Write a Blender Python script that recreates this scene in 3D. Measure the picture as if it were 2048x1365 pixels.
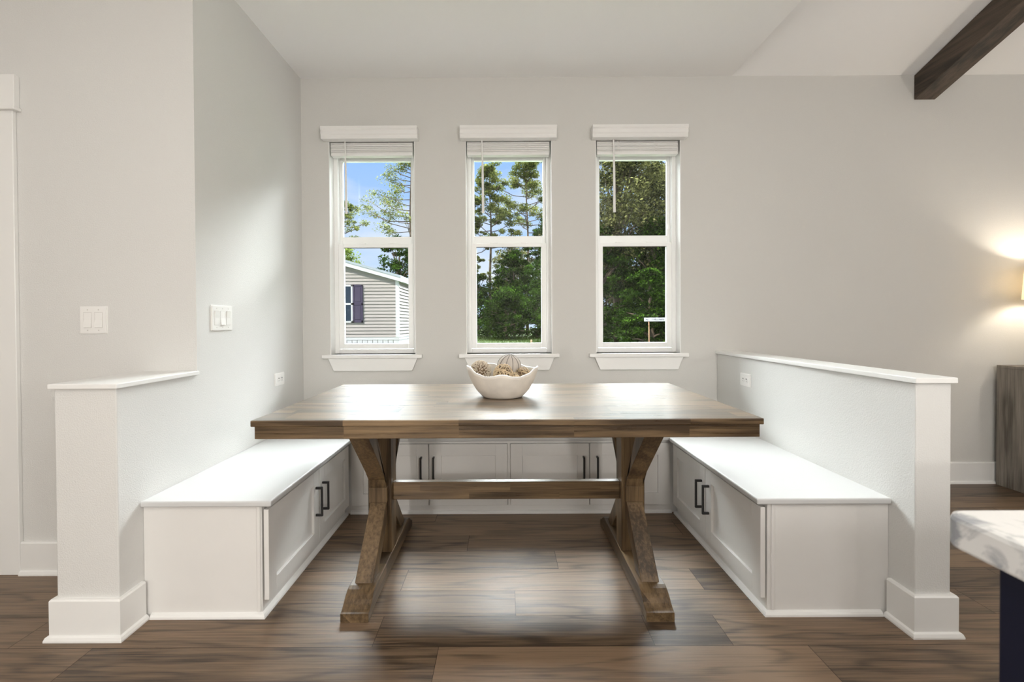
import bpy, bmesh, math, random
import numpy as np
from mathutils import Vector, Matrix
random.seed(7)
for o in list(bpy.data.objects): bpy.data.objects.remove(o)
S = bpy.context.scene
C = S.collection

# ------------------------------------------------------------------ camera
CAMZ = 1.14
yaw, pit, rol = -.00144, -.01091, -.00521
fw = Vector((math.sin(yaw)*math.cos(pit), math.cos(yaw)*math.cos(pit), math.sin(pit)))
rt = Vector((math.cos(yaw), -math.sin(yaw), 0)); up = rt.cross(fw)
r2 = rt*math.cos(rol)+up*math.sin(rol); u2 = -rt*math.sin(rol)+up*math.cos(rol)
cd = bpy.data.cameras.new('camera'); cam = bpy.data.objects.new('camera', cd); C.objects.link(cam)
m = Matrix((r2, u2, -fw)).transposed().to_4x4(); m.translation = (0, 0, CAMZ)
cam.matrix_world = m
cd.sensor_fit = 'HORIZONTAL'; cd.sensor_width = 36; cd.lens = 36*927.77/2048
cd.shift_x = 17.416/2048; cd.shift_y = -28.161/2048
cd.clip_start = .02; cd.clip_end = 500
cd.dof.use_dof = True; cd.dof.focus_distance = 4.2; cd.dof.aperture_fstop = 6.3
S.camera = cam
S.view_settings.view_transform = 'Standard'; S.view_settings.look = 'None'
S.view_settings.gamma = 1; S.view_settings.use_curve_mapping = False
S.view_settings.exposure = 0.73

# ------------------------------------------------------------------ world
W = bpy.data.worlds.new('sky'); S.world = W; W.use_nodes = True
nt = W.node_tree; nt.nodes.clear()
def nd(t, k, **kw):
    n = t.nodes.new(k)
    for a, b in kw.items(): setattr(n, a, b)
    return n
out = nd(nt, 'ShaderNodeOutputWorld'); bg = nd(nt, 'ShaderNodeBackground')
tc = nd(nt, 'ShaderNodeTexCoord'); sp = nd(nt, 'ShaderNodeSeparateXYZ')
nt.links.new(tc.outputs['Generated'], sp.inputs[0])
gr = nd(nt, 'ShaderNodeValToRGB'); gr.color_ramp.elements[0].position = 0.0; gr.color_ramp.elements[1].position = .36
gr.color_ramp.elements[0].color = (.40, .51, .68, 1); gr.color_ramp.elements[1].color = (.21, .36, .66, 1)
nt.links.new(sp.outputs['Z'], gr.inputs[0])
mp = nd(nt, 'ShaderNodeMapping'); mp.inputs['Scale'].default_value = (2.0, 2.0, 9.0)
nt.links.new(tc.outputs['Generated'], mp.inputs[0])
cn = nd(nt, 'ShaderNodeTexNoise'); cn.inputs['Scale'].default_value = 1.6; cn.inputs['Detail'].default_value = 6; cn.inputs['Roughness'].default_value = .5
nt.links.new(mp.outputs[0], cn.inputs['Vector'])
cr = nd(nt, 'ShaderNodeValToRGB'); cr.color_ramp.elements[0].position = .44; cr.color_ramp.elements[1].position = .72
nt.links.new(cn.outputs[0], cr.inputs[0])
mx = nd(nt, 'ShaderNodeMix', data_type='RGBA'); mx.inputs[7].default_value = (.54, .57, .63, 1)
nt.links.new(cr.outputs[0], mx.inputs[0]); nt.links.new(gr.outputs[0], mx.inputs[6])
# high sky over the back windows, brightened out of view to light the nook
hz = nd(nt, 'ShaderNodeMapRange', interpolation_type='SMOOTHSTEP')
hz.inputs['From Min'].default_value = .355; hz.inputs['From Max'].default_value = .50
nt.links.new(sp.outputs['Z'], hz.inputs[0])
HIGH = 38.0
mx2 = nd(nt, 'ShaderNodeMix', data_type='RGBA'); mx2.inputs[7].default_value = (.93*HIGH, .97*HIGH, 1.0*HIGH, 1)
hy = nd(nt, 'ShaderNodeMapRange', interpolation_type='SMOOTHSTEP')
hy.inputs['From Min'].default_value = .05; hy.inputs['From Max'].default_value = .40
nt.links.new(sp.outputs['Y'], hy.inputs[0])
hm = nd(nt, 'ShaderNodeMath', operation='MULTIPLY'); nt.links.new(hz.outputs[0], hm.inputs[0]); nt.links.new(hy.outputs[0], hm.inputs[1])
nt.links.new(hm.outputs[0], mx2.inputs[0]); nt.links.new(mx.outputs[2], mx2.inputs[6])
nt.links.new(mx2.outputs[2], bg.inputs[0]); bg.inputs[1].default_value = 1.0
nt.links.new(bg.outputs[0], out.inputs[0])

# ------------------------------------------------------------------ lights
def light(name, typ, loc, energy, col=(1, 1, 1), size=.3, rot=(0, 0, 0), size_y=None):
    d = bpy.data.lights.new(name, typ); o = bpy.data.objects.new(name, d); C.objects.link(o)
    o.location = loc; o.rotation_euler = rot; d.energy = energy; d.color = col
    if typ == 'AREA':
        d.size = size
        if size_y: d.shape = 'RECTANGLE'; d.size_y = size_y
        else: d.shape = 'DISK'
    elif typ == 'SUN': d.angle = size
    else: d.shadow_soft_size = size
    return o
light('sun', 'SUN', (0, 0, 20), 3.6, (1, .93, .82), .01, (math.radians(50), 0, math.radians(-32)))
WARM = (1, .965, .92)
for x, y, z, e in ((.95, -.2, 1.2, 20), (-.95, -.3, 1.05, 16), (1.30, -1.2, 1.75, 20), (-1.2, -2.5, 1.7, 38), (1.45, -2.5, 1.7, 42), (4.0, -.6, 2.1, 28)):
    light('room_fill', 'POINT', (x, y, z), e, WARM, .06)  # added point fills in the unseen room, no fixtures there
for x, y, e in ((-2.5, .6, 3), (-.95, -.9, 8), (1.15, -.7, 10)):
    light('ceiling_fill', 'AREA', (x, y, 2.815), e, WARM, .4)  # soft fill discs added under the ceiling, out of view

# ------------------------------------------------------------------ materials
def mat(name, col, rough=.5, spec=.5, metal=0, bump=None, noise=None, coat=0):
    m = bpy.data.materials.new(name); m.use_nodes = True; t = m.node_tree
    b = t.nodes['Principled BSDF']
    b.inputs['Base Color'].default_value = (*col, 1); b.inputs['Roughness'].default_value = rough
    b.inputs['Specular IOR Level'].default_value = spec; b.inputs['Metallic'].default_value = metal
    b.inputs['Coat Weight'].default_value = coat
    tc = nd(t, 'ShaderNodeTexCoord')
    if noise:
        sc, amt = noise
        n = nd(t, 'ShaderNodeTexNoise'); n.inputs['Scale'].default_value = sc; n.inputs['Detail'].default_value = 5
        t.links.new(tc.outputs['Object'], n.inputs['Vector'])
        r = nd(t, 'ShaderNodeMapRange'); r.inputs['To Min'].default_value = 1-amt; r.inputs['To Max'].default_value = 1+amt
        r.inputs['From Min'].default_value = .25; r.inputs['From Max'].default_value = .75
        t.links.new(n.outputs[0], r.inputs[0])
        v = nd(t, 'ShaderNodeVectorMath', operation='SCALE'); v.inputs[0].default_value = col
        t.links.new(r.outputs[0], v.inputs['Scale']); t.links.new(v.outputs[0], b.inputs['Base Color'])
    if bump:
        sc, st, ds = bump
        n = nd(t, 'ShaderNodeTexNoise'); n.inputs['Scale'].default_value = sc; n.inputs['Detail'].default_value = 3
        t.links.new(tc.outputs['Object'], n.inputs['Vector'])
        bp = nd(t, 'ShaderNodeBump'); bp.inputs['Strength'].default_value = st; bp.inputs['Distance'].default_value = ds
        t.links.new(n.outputs[0], bp.inputs['Height']); t.links.new(bp.outputs[0], b.inputs['Normal'])
    return m

def wood(name, axis, dark, light_, rough=.4, strip=None, seg=.45, ring=26, fine=60, attr=False, spec=.5, bumpst=.15, var=.35, coat=0, across=7.0, ramp=.28, lo=.22, hi=.80, pw=2.5):
    """grain along `axis`; strip = width of glued staves across the grain"""
    m = bpy.data.materials.new(name); m.use_nodes = True; t = m.node_tree; L = t.links.new
    b = t.nodes['Principled BSDF']; b.inputs['Specular IOR Level'].default_value = spec; b.inputs['Coat Weight'].default_value = coat; b.inputs['Coat Roughness'].default_value = .22
    tc = nd(t, 'ShaderNodeTexCoord'); s = nd(t, 'ShaderNodeSeparateXYZ'); L(tc.outputs['Object'], s.inputs[0])
    ax = {'X': ('X', 'Y', 'Z'), 'Y': ('Y', 'X', 'Z'), 'Z': ('Z', 'X', 'Y')}[axis]
    A, B, D = [s.outputs[k] for k in ax]
    def M(op, a, b_=0.0, c=None):
        n = nd(t, 'ShaderNodeMath', operation=op)
        for i, q in enumerate((a, b_) if c is None else (a, b_, c)):
            if isinstance(q, (int, float)): n.inputs[i].default_value = q
            else: L(q, n.inputs[i])
        return n.outputs[0]
    if attr:
        at = nd(t, 'ShaderNodeAttribute', attribute_name='plank'); cell = at.outputs['Fac']
    elif strip:
        row = M('FLOOR', M('DIVIDE', M('ADD', B, D), strip))
        wn = nd(t, 'ShaderNodeTexWhiteNoise', noise_dimensions='1D'); L(row, wn.inputs['W'])
        u = M('FLOOR', M('ADD', M('DIVIDE', A, seg), M('MULTIPLY', wn.outputs[0], 5.0)))
        wn2 = nd(t, 'ShaderNodeTexWhiteNoise', noise_dimensions='1D'); L(M('ADD', M('MULTIPLY', row, 7.31), M('MULTIPLY', u, 1.77)), wn2.inputs['W'])
        cell = wn2.outputs[0]
    else:
        cell = None
    off = M('MULTIPLY', cell, 37.0) if cell is not None else 0.0
    cb = nd(t, 'ShaderNodeCombineXYZ')
    L(M('ADD', M('MULTIPLY', A, 1.1), off), cb.inputs[0]); L(M('MULTIPLY', B, across), cb.inputs[1]); L(M('MULTIPLY', D, across), cb.inputs[2])
    n1 = nd(t, 'ShaderNodeTexNoise'); n1.inputs['Scale'].default_value = 1.0; n1.inputs['Detail'].default_value = 2; L(cb.outputs[0], n1.inputs['Vector'])
    rings = M('MULTIPLY_ADD', M('SINE', M('MULTIPLY', n1.outputs[0], float(ring))), .5, .5)
    rings = M('POWER', rings, float(pw))
    cf = nd(t, 'ShaderNodeCombineXYZ')
    L(M('ADD', M('MULTIPLY', A, 3.0), off), cf.inputs[0]); L(M('MULTIPLY', B, float(fine)), cf.inputs[1]); L(M('MULTIPLY', D, float(fine)), cf.inputs[2])
    n2 = nd(t, 'ShaderNodeTexNoise'); n2.inputs['Scale'].default_value = 1.0; n2.inputs['Detail'].default_value = 5; n2.inputs['Roughness'].default_value = .65; L(cf.outputs[0], n2.inputs['Vector'])
    fac = M('ADD', M('MULTIPLY', n2.outputs[0], 1.15), M('MULTIPLY', rings, -ramp))
    if cell is not None: fac = M('ADD', fac, M('MULTIPLY', M('SUBTRACT', cell, .5), float(var)))
    fac = M('ADD', fac, -.02)
    rp = nd(t, 'ShaderNodeValToRGB'); rp.color_ramp.elements[0].position = lo; rp.color_ramp.elements[1].position = hi
    rp.color_ramp.elements[0].color = (*dark, 1); rp.color_ramp.elements[1].color = (*light_, 1)
    L(fac, rp.inputs[0]); L(rp.outputs[0], b.inputs['Base Color'])
    L(M('MULTIPLY_ADD', n2.outputs[0], .12, rough-.06), b.inputs['Roughness'])
    bp = nd(t, 'ShaderNodeBump'); bp.inputs['Strength'].default_value = bumpst; bp.inputs['Distance'].default_value = .0015
    L(fac, bp.inputs['Height']); L(bp.outputs[0], b.inputs['Normal'])
    return m

M_wall = mat('wall_paint', (.63, .62, .592), .75, .3, bump=(260, .35, .002))
M_wallt = mat('textured_wall_paint', (.70, .695, .675), .6, .4, bump=(190, .5, .0025))
M_ceil = mat('ceiling_paint', (.90, .895, .885), .9, .2, bump=(90, .15, .002))
M_trim = mat('white_trim_paint', (.83, .825, .805), .35, .5, bump=(40, .03, .001))
M_cab = mat('white_cabinet_paint', (.76, .745, .72), .4, .5, noise=(6, .02), bump=(55, .05, .001))
M_seat = mat('white_seat_paint', (.61, .61, .605), .42, .45, bump=(25, .05, .001))
M_dark = mat('dark_bead', (.12, .10, .09), .8)  # dark brown, used for the glazing bead
M_black = mat('black_metal', (.018, .017, .017), .38, .5)
M_vinyl = mat('white_vinyl', (.92, .925, .91), .35, .5)
M_blind = mat('white_blind', (.80, .79, .77), .5, .4)
M_plastic = mat('white_plastic', (.85, .84, .82), .3, .5)
M_slot = mat('outlet_slot', (.05, .05, .05), .6)
M_floor = wood('plank_floor', 'X', (.045, .028, .016), (.235, .155, .094), .42, attr=True, ring=30, fine=130, spec=.5, var=.40, across=8.0, ramp=.21, lo=.23, hi=.76, bumpst=.3, pw=5)
M_gap = mat('plank_gap', (.03, .02, .015), .7)
TW = ((.050, .030, .014), (.225, .147, .074))
M_twx = wood('table_wood_x', 'X', *TW, rough=.29, strip=.11, seg=.42, ring=18, fine=90, var=.28, coat=.9)
M_twz = wood('table_wood_z', 'Z', *TW, rough=.42, ring=14, fine=90)
M_twy = wood('table_wood_y', 'Y', *TW, rough=.42, strip=.2, seg=.9, ring=14, fine=90, var=.4)
M_beam = wood('beam_wood', 'Y', (.022, .015, .010), (.11, .078, .055), rough=.6, ring=22, fine=45, bumpst=.4)
M_console = wood('console_wood', 'Z', (.10, .085, .068), (.30, .265, .225), rough=.5, ring=24, fine=70)
M_bowl = mat('bowl_ceramic', (.72, .67, .60), .6, .35, noise=(14, .12), bump=(60, .3, .002))
M_rim = mat('bowl_rim_glaze', (.74, .72, .69), .35, .5)
M_rattan = mat('rattan', (.58, .45, .29), .6, .3, noise=(60, .35))
M_rattan_l = mat('pale_reed', (.60, .52, .42), .6, .3, noise=(80, .25))
M_core = mat('ball_core', (.13, .085, .05), .9)
M_fabric = mat('white_fabric', (.50, .455, .41), .8, .2, bump=(400, .3, .001))
M_navy = mat('navy_cabinet_paint', (.006, .007, .020), .5, .25)
M_shade = None

def glass_mat(name, rough=0.0):
    m = bpy.data.materials.new(name); m.use_nodes = True; t = m.node_tree; t.nodes.clear()
    o = nd(t, 'ShaderNodeOutputMaterial'); tr = nd(t, 'ShaderNodeBsdfTransparent'); gl = nd(t, 'ShaderNodeBsdfGlossy')
    tr.inputs[0].default_value = (.97, .985, .975, 1); gl.inputs['Roughness'].default_value = rough
    fr = nd(t, 'ShaderNodeFresnel'); fr.inputs[0].default_value = 1.3
    mxs = nd(t, 'ShaderNodeMixShader'); t.links.new(fr.outputs[0], mxs.inputs[0])
    t.links.new(tr.outputs[0], mxs.inputs[1]); t.links.new(gl.outputs[0], mxs.inputs[2]); t.links.new(mxs.outputs[0], o.inputs[0])
    return m
M_glass = glass_mat('window_glass')

def quartz():
    m = mat('quartz', (.66, .655, .64), .22, .5); t = m.node_tree; L = t.links.new; b = t.nodes['Principled BSDF']
    tc = nd(t, 'ShaderNodeTexCoord')
    n = nd(t, 'ShaderNodeTexNoise'); n.inputs['Scale'].default_value = 14; n.inputs['Detail'].default_value = 6; n.inputs['Distortion'].default_value = 2.2
    L(tc.outputs['Object'], n.inputs['Vector'])
    r = nd(t, 'ShaderNodeValToRGB'); e = r.color_ramp.elements
    e[0].position = .34; e[0].color = (.30, .31, .33, 1); e[1].position = .45; e[1].color = (.66, .655, .64, 1)
    L(n.outputs[0], r.inputs[0]); L(r.outputs[0], b.inputs['Base Color'])
    return m
M_quartz = quartz()

# ------------------------------------------------------------------ mesh helpers
def finish(name, bm, m, parent=None, smooth=False, mats=None):
    me = bpy.data.meshes.new(name); bm.normal_update(); bm.to_mesh(me); bm.free()
    for mm in (mats or [m]): me.materials.append(mm)
    if smooth:
        for p in me.polygons: p.use_smooth = True
    o = bpy.data.objects.new(name, me); C.objects.link(o)
    if parent is not None: o.parent = parent
    return o
def add_box(bm, lo, hi, bev=0, seg=1, mi=0):
    c = [(a+b)/2 for a, b in zip(lo, hi)]; s = [b-a for a, b in zip(lo, hi)]
    r = bmesh.ops.create_cube(bm, size=1, matrix=Matrix.Translation(c) @ Matrix.Diagonal((*s, 1)))
    vs = r['verts']; fs = {f for v in vs for f in v.link_faces}
    for f in fs: f.material_index = mi
    if bev:
        es = list({e for v in vs for e in v.link_edges})
        bmesh.ops.bevel(bm, geom=es, offset=bev, segments=seg, affect='EDGES', profile=.5, clamp_overlap=True)
def add_prism(bm, pts, axis, a, b, bev=0):
    """pts: 2D outline; axis: extrusion axis index; other coords in order"""
    def P(u, v, w):
        q = [u, v]; q.insert(axis, w); return q
    v0 = [bm.verts.new(P(*p, a)) for p in pts]; v1 = [bm.verts.new(P(*p, b)) for p in pts]
    n = len(pts); fs = [bm.faces.new(v0), bm.faces.new(v1[::-1])]
    for i in range(n): fs.append(bm.faces.new((v0[i], v1[i], v1[(i+1) % n], v0[(i+1) % n])))
    bmesh.ops.recalc_face_normals(bm, faces=fs)
    if bev:
        es = [e for f in fs[:2] for e in f.edges]
        bmesh.ops.bevel(bm, geom=es, offset=bev, segments=1, affect='EDGES', clamp_overlap=True)
def add_tube(bm, pts, r, n=8, closed=False, caps=True):
    pts = [Vector(p) for p in pts]; N = len(pts); rings = []
    rr = r if isinstance(r, (list, tuple)) else [r]*N
    prev = None
    for i, p in enumerate(pts):
        if closed: d = pts[(i+1) % N]-pts[i-1]
        else: d = pts[min(i+1, N-1)]-pts[max(i-1, 0)]
        d.normalize()
        if prev is None: a = d.orthogonal().normalized()
        else:
            a = prev-d*prev.dot(d)
            a = a.normalized() if a.length > 1e-6 else d.orthogonal().normalized()
        prev = a; b = d.cross(a)
        rings.append([bm.verts.new(p+(a*math.cos(2*math.pi*k/n)+b*math.sin(2*math.pi*k/n))*rr[i]) for k in range(n)])
    for i in range(N if closed else N-1):
        A, B = rings[i], rings[(i+1) % N]
        for k in range(n): bm.faces.new((A[k], A[(k+1) % n], B[(k+1) % n], B[k]))
    if caps and not closed: bm.faces.new(rings[0][::-1]); bm.faces.new(rings[-1])
def add_lathe(bm, prof, c=(0, 0, 0), n=32):
    rings = [[bm.verts.new((c[0]+r*math.cos(2*math.pi*k/n), c[1]+r*math.sin(2*math.pi*k/n), c[2]+z)) for k in range(n)] for r, z in prof]
    for A, B in zip(rings, rings[1:]):
        for k in range(n): bm.faces.new((A[k], A[(k+1) % n], B[(k+1) % n], B[k]))
    return rings
def BM(): return bmesh.new()
def box(name, lo, hi, m, parent=None, bev=0, seg=1):
    b = BM(); add_box(b, lo, hi, bev, seg); return finish(name, b, m, parent)
def tag(o, label=None, cat=None, group=None, kind=None):
    if label: o['label'] = label
    if cat: o['category'] = cat
    if group: o['group'] = group
    if kind: o['kind'] = kind
    return o
def struct(o): o['kind'] = 'structure'; return o
def thing(name, loc, label, cat, group=None):
    o = bpy.data.objects.new(name, None); C.objects.link(o); o.location = loc; o.empty_display_size = .05
    return tag(o, label, cat, group)
def at(o, parent):
    """parent an object built in world coords to a thing's empty"""
    o.parent = parent
    for v in o.data.vertices: v.co -= parent.location
    return o
def atw(o, root, parent):
    """sub-part of a part: same local frame as the part (origin 0 under root)"""
    o.parent = parent
    for v in o.data.vertices: v.co -= root.location
    return o

# ------------------------------------------------------------------ dimensions
YB = 3.228; XL = -1.40; XR = 1.4815; ZC = 2.832; XCR = 1.582; SL = .325
YF = 2.111; YP = 1.669
WINS = [(-1.209, -.613), (-.262, .337), (.640, 1.230)]
WZ0, WZ1 = .918, 2.44; WT = .165

# floor: every board drawn, as one structural mesh
def build_floor():
    W_ = .1695
    rows = {}
    y0 = 1.6155
    joints = {0: [-1.75, -.47, .525, .80, 2.6], 1: [-1.2, .04, 1.9], 2: [-1.6, -.445, .845, 2.2], 3: [-1.9, .245, 1.7], 4: [-.19, 1.2, 2.9],
              5: [-1.1, .95, 2.4], 6: [-.4, 1.6], -1: [-1.45, -.235, 1.06, 2.3], -2: [-2.2, .35, 1.9], -3: [-1.0, .7, 2.5]}
    me = bpy.data.meshes.new('floor'); vs = []; fs = []; tone = []; rng = random.Random(3)
    tones = {(0, -.47): .15, (0, .525): .1, (0, -1.75): .6, (0, .80): .65, (1, .04): .55, (1, -1.2): .4, (2, -.445): .85, (2, .845): .2, (2, -1.6): .7, (3, -1.9): .45,
             (3, .245): .8, (4, -.19): .5, (-1, -.235): 1.0, (-1, -1.45): .45, (-1, 1.06): .5}
    g = .0009
    for k in range(-31, 10):
        ya, yb = y0+k*W_+g, y0+(k+1)*W_-g
        js = joints.get(k)
        if js is None:
            js = []; x = -4.2+rng.random()*1.2
            while x < 6: js.append(x); x += 1.1+rng.random()*.5
        xs = [-4.3]+[j for j in js if -4.25 < j < 6]
        extra = []
        while xs[1]-xs[0] > 1.7: xs.insert(1, xs[1]-1.3)
        while xs[-1] < 4.7: xs.append(xs[-1]+1.35)
        xs.append(6.2)
        for a, b in zip(xs, xs[1:]):
            n = len(vs); vs += [(a+g, ya, 0), (b-g, ya, 0), (b-g, yb, 0), (a+g, yb, 0)]; fs.append((n, n+1, n+2, n+3))
            tone.append(tones.get((k, a), rng.random()))
    n = len(vs); vs += [(-4.3, -3.7, -.002), (6.2, -3.7, -.002), (6.2, 3.4, -.002), (-4.3, 3.4, -.002)]; fs.append((n, n+1, n+2, n+3)); tone.append(0)
    n = len(vs); vs += [(-4.3, -3.7, -.12), (6.2, -3.7, -.12), (6.2, 3.4, -.12), (-4.3, 3.4, -.12)]; fs.append((n, n+3, n+2, n+1)); tone.append(0)
    me.from_pydata(vs, [], fs); me.materials.append(M_floor); me.materials.append(M_gap)
    me.polygons[-1].material_index = 1; me.polygons[-2].material_index = 1
    a = me.attributes.new('plank', 'FLOAT', 'FACE'); a.data.foreach_set('value', tone)
    o = bpy.data.objects.new('floor', me); C.objects.link(o); struct(o)
build_floor()

# walls
def build_back_wall():
    b = BM(); x = XL
    xe = 6.0; top = 3.1
    xs = [XL-.2]
    for a, c in WINS: xs += [a, c]
    xs.append(xe)
    for i in range(0, len(xs), 2): add_box(b, (xs[i], YB, -.12), (xs[i+1], YB+WT, top))
    for a, c in WINS:
        add_box(b, (a, YB, -.12), (c, YB+WT, WZ0)); add_box(b, (a, YB, WZ1), (c, YB+WT, top))
    struct(finish('wall_back', b, M_wall))
build_back_wall()
struct(box('wall_left', (-4.2, YF, 0), (XL, YB, ZC+.1), M_wallt))
struct(box('wall_right', (6, -3.6, -.1), (6.15, YB+WT, 5), M_wall))
struct(box('wall_far_left', (-4.2, -3.6, -.1), (-4.05, YF, ZC+.1), M_wall))
struct(box('wall_front', (-4.2, -3.75, -.1), (6.15, -3.6, 5), M_wall))
b = BM(); r_ = .004
add_prism(b, [(-1.625, YF), (-1.625, YP+r_), (-1.625+r_*.3, YP+r_*.3), (-1.625+r_, YP), (XL-r_, YP), (XL-r_*.3, YP+r_*.3), (XL, YP+r_), (XL, YF)], 2, 0, .906)
struct(finish('wall_nook_left', b, M_wallt))
struct(box('wall_nook_right', (XR, YP, 0), (1.609, YB, .911), M_wallt, bev=.004, seg=2))
# ceilings
struct(box('ceiling', (-4.2, -3.7, ZC), (XCR, YB+.2, ZC+.15), M_ceil))
b = BM(); ym = -.3
add_prism(b, [(YB+.2, ZC-.2*SL), (ym, ZC+SL*(YB-ym)), (-3.7, ZC+SL*(YB-ym)-.325*(ym+3.7)), (-3.7, ZC+SL*(YB-ym)-.325*(ym+3.7)+.2), (ym, ZC+SL*(YB-ym)+.2), (YB+.2, ZC+.2)], 0, XCR+.001, 6.15)
struct(finish('ceiling_vault', b, M_ceil))
b = BM(); add_prism(b, [(YB, ZC), (ym, ZC+SL*(YB-ym)), (-3.7, ZC+SL*(YB-ym)-.325*(ym+3.7)), (-3.7, ZC)], 0, XCR-.08, XCR)
for v in b.verts: v.co.z += .001
struct(finish('wall_gable', b, M_wall))
# half wall caps
struct(box('trim_1', (-1.637, YP-.014, .9065), (XL+.012, YF, .925), M_trim, bev=.003, seg=2))
struct(box('trim_2', (XR-.012, YP-.014, .9115), (1.621, YB, .932), M_trim, bev=.003, seg=2))
# door casing on the left wall
b = BM(); add_box(b, (-2.33, YF-.019, 0), (-2.205, YF, 2.105), .002); finish_o = struct(finish('trim_3', b, M_trim))
b = BM(); add_box(b, (-3.4, YF-.026, 2.105), (-2.19, YF, 2.262), .002); add_box(b, (-3.4, YF-.036, 2.102), (-2.182, YF, 2.118), .002); struct(finish('trim_4', b, M_trim))
b = BM(); add_box(b, (-3.12, YF-.012, 0.005), (-2.33, YF-.001, 2.105), .003)
dr = struct(finish('door_1', b, M_trim))

# baseboards: profile swept round corners (mitred)
def baseboard(name, path, h=.148, t=.016, shoe=True):
    """path: xy points on wall face, room on the right-hand side while walking"""
    prof = [(0, 0), (t+.012, 0), (t+.012, .006), (t+.008, .016), (t, .020), (t, h-.006), (t-.004, h), (0, h)] if shoe else [(0, 0), (t, 0), (t, h), (0, h)]
    P = [Vector((p[0], p[1])) for p in path]; N = len(P); offs = []
    for i in range(N):
        ds = []
        if i > 0: ds.append((P[i]-P[i-1]).normalized())
        if i < N-1: ds.append((P[i+1]-P[i]).normalized())
        ns = [Vector((d.y, -d.x)) for d in ds]
        if len(ns) == 1: offs.append(ns[0])
        else:
            q = (ns[0]+ns[1]); offs.append(q/(q.dot(ns[0])))
    b = BM(); rings = []
    for p, o in zip(P, offs): rings.append([b.verts.new((p.x+o.x*u, p.y+o.y*u, w)) for u, w in prof])
    for A, B in zip(rings, rings[1:]):
        for k in range(len(prof)): b.faces.new((A[k], A[(k+1) % len(prof)], B[(k+1) % len(prof)], B[k]))
    b.faces.new(rings[0]); b.faces.new(rings[-1][::-1])
    bmesh.ops.recalc_face_normals(b, faces=b.faces)
    return struct(finish(name, b, M_trim))
baseboard('baseboard_left', [(-2.204, YF), (-1.625, YF)])
baseboard('baseboard_nook_left', [(-1.625, YF-.03), (-1.625, YP), (XL, YP), (XL, 1.774)])
baseboard('baseboard_nook_right', [(XR, 1.774), (XR, YP), (1.609, YP), (1.609, YB-.03)])
baseboard('baseboard_back', [(1.64, YB), (6, YB)])

# ------------------------------------------------------------------ windows
def build_window(i, x0, x1):
    root = bpy.data.objects.new('window_%d' % i, None); C.objects.link(root); struct(root)
    root.location = ((x0+x1)/2, YB, WZ0)
    F0 = YB+.082
    def ring(b, xa, xb, za, zb, ya, yb, w, wt=None, wb=None, bev=.002):
        wt = w if wt is None else wt; wb = w if wb is None else wb
        add_box(b, (xa, ya, za), (xa+w, yb, zb), bev); add_box(b, (xb-w, ya, za), (xb, yb, zb), bev)
        add_box(b, (xa+w, ya, za), (xb-w, yb, za+wb), bev); add_box(b, (xa+w, ya, zb-wt), (xb-w, yb, zb), bev)
    b = BM(); ring(b, x0, x1, WZ0, WZ1, F0, YB+WT, .032, bev=.003); at(finish('window_frame', b, M_vinyl), root)
    b = BM(); add_box(b, (x0, YB, WZ0), (x0+.004, F0, WZ1)); add_box(b, (x1-.004, YB, WZ0), (x1, F0, WZ1)); add_box(b, (x0, YB, WZ1-.004), (x1, F0, WZ1))
    at(finish('reveal', b, M_trim), root)
    b = BM(); ring(b, x0+.032, x1-.032, .952, 1.701, F0+.004, F0+.034, .036, .026, .036)
    ls = at(finish('lower_sash', b, M_vinyl), root)
    b = BM(); ring(b, x0+.032, x1-.032, 1.697, WZ1-.03, F0+.040, F0+.068, .020, .11, .060)
    us = at(finish('upper_sash', b, M_vinyl), root)
    b = BM(); add_box(b, (x0+.066, F0+.017, .986), (x1-.066, F0+.021, 1.676)); atw(finish('pane', b, M_glass), root, ls)
    b = BM(); add_box(b, (x0+.051, F0+.052, 1.755), (x1-.051, F0+.056, WZ1-.138)); atw(finish('pane', b, M_glass), root, us)
    b = BM(); add_box(b, (x0+.066, F0+.010, 1.672), (x1-.066, F0+.018, 1.676)); atw(finish('glazing_bead', b, M_dark), root, ls)
    for dx in (-.085, .135):
        xc = (x0+x1)/2+dx-.02
        b = BM(); add_box(b, (xc-.028, F0+.006, 1.701), (xc+.028, F0+.026, 1.708), .002); add_box(b, (xc+.004, F0+.002, 1.701), (xc+.026, F0+.012, 1.706), .001)
        atw(finish('sash_latch', b, M_vinyl), root, ls)
    b = BM(); add_box(b, (x1-.05, F0+.030, 1.80), (x1-.034, F0+.044, 1.835), .002)
    atw(finish('tilt_stop', b, M_vinyl), root, us)
    # stool + apron
    b = BM(); xa, xb = x0-.050, x1+.046
    add_box(b, (xa, YB-.032, .892), (xb, YB, WZ0), .004, 2); add_box(b, (x0, YB-.002, .892), (x1, F0+.006, WZ0), 0)
    at(finish('window_sill', b, M_trim), root)
    b = BM(); add_prism(b, [(x0-.012, .892), (x1+.012, .892), (x1-.024, .804), (x0+.026, .804)], 1, YB-.018, YB, .002)
    at(finish('apron', b, M_trim), root)
for i, (a, c) in enumerate(WINS): build_window(i+1, a, c)

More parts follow.
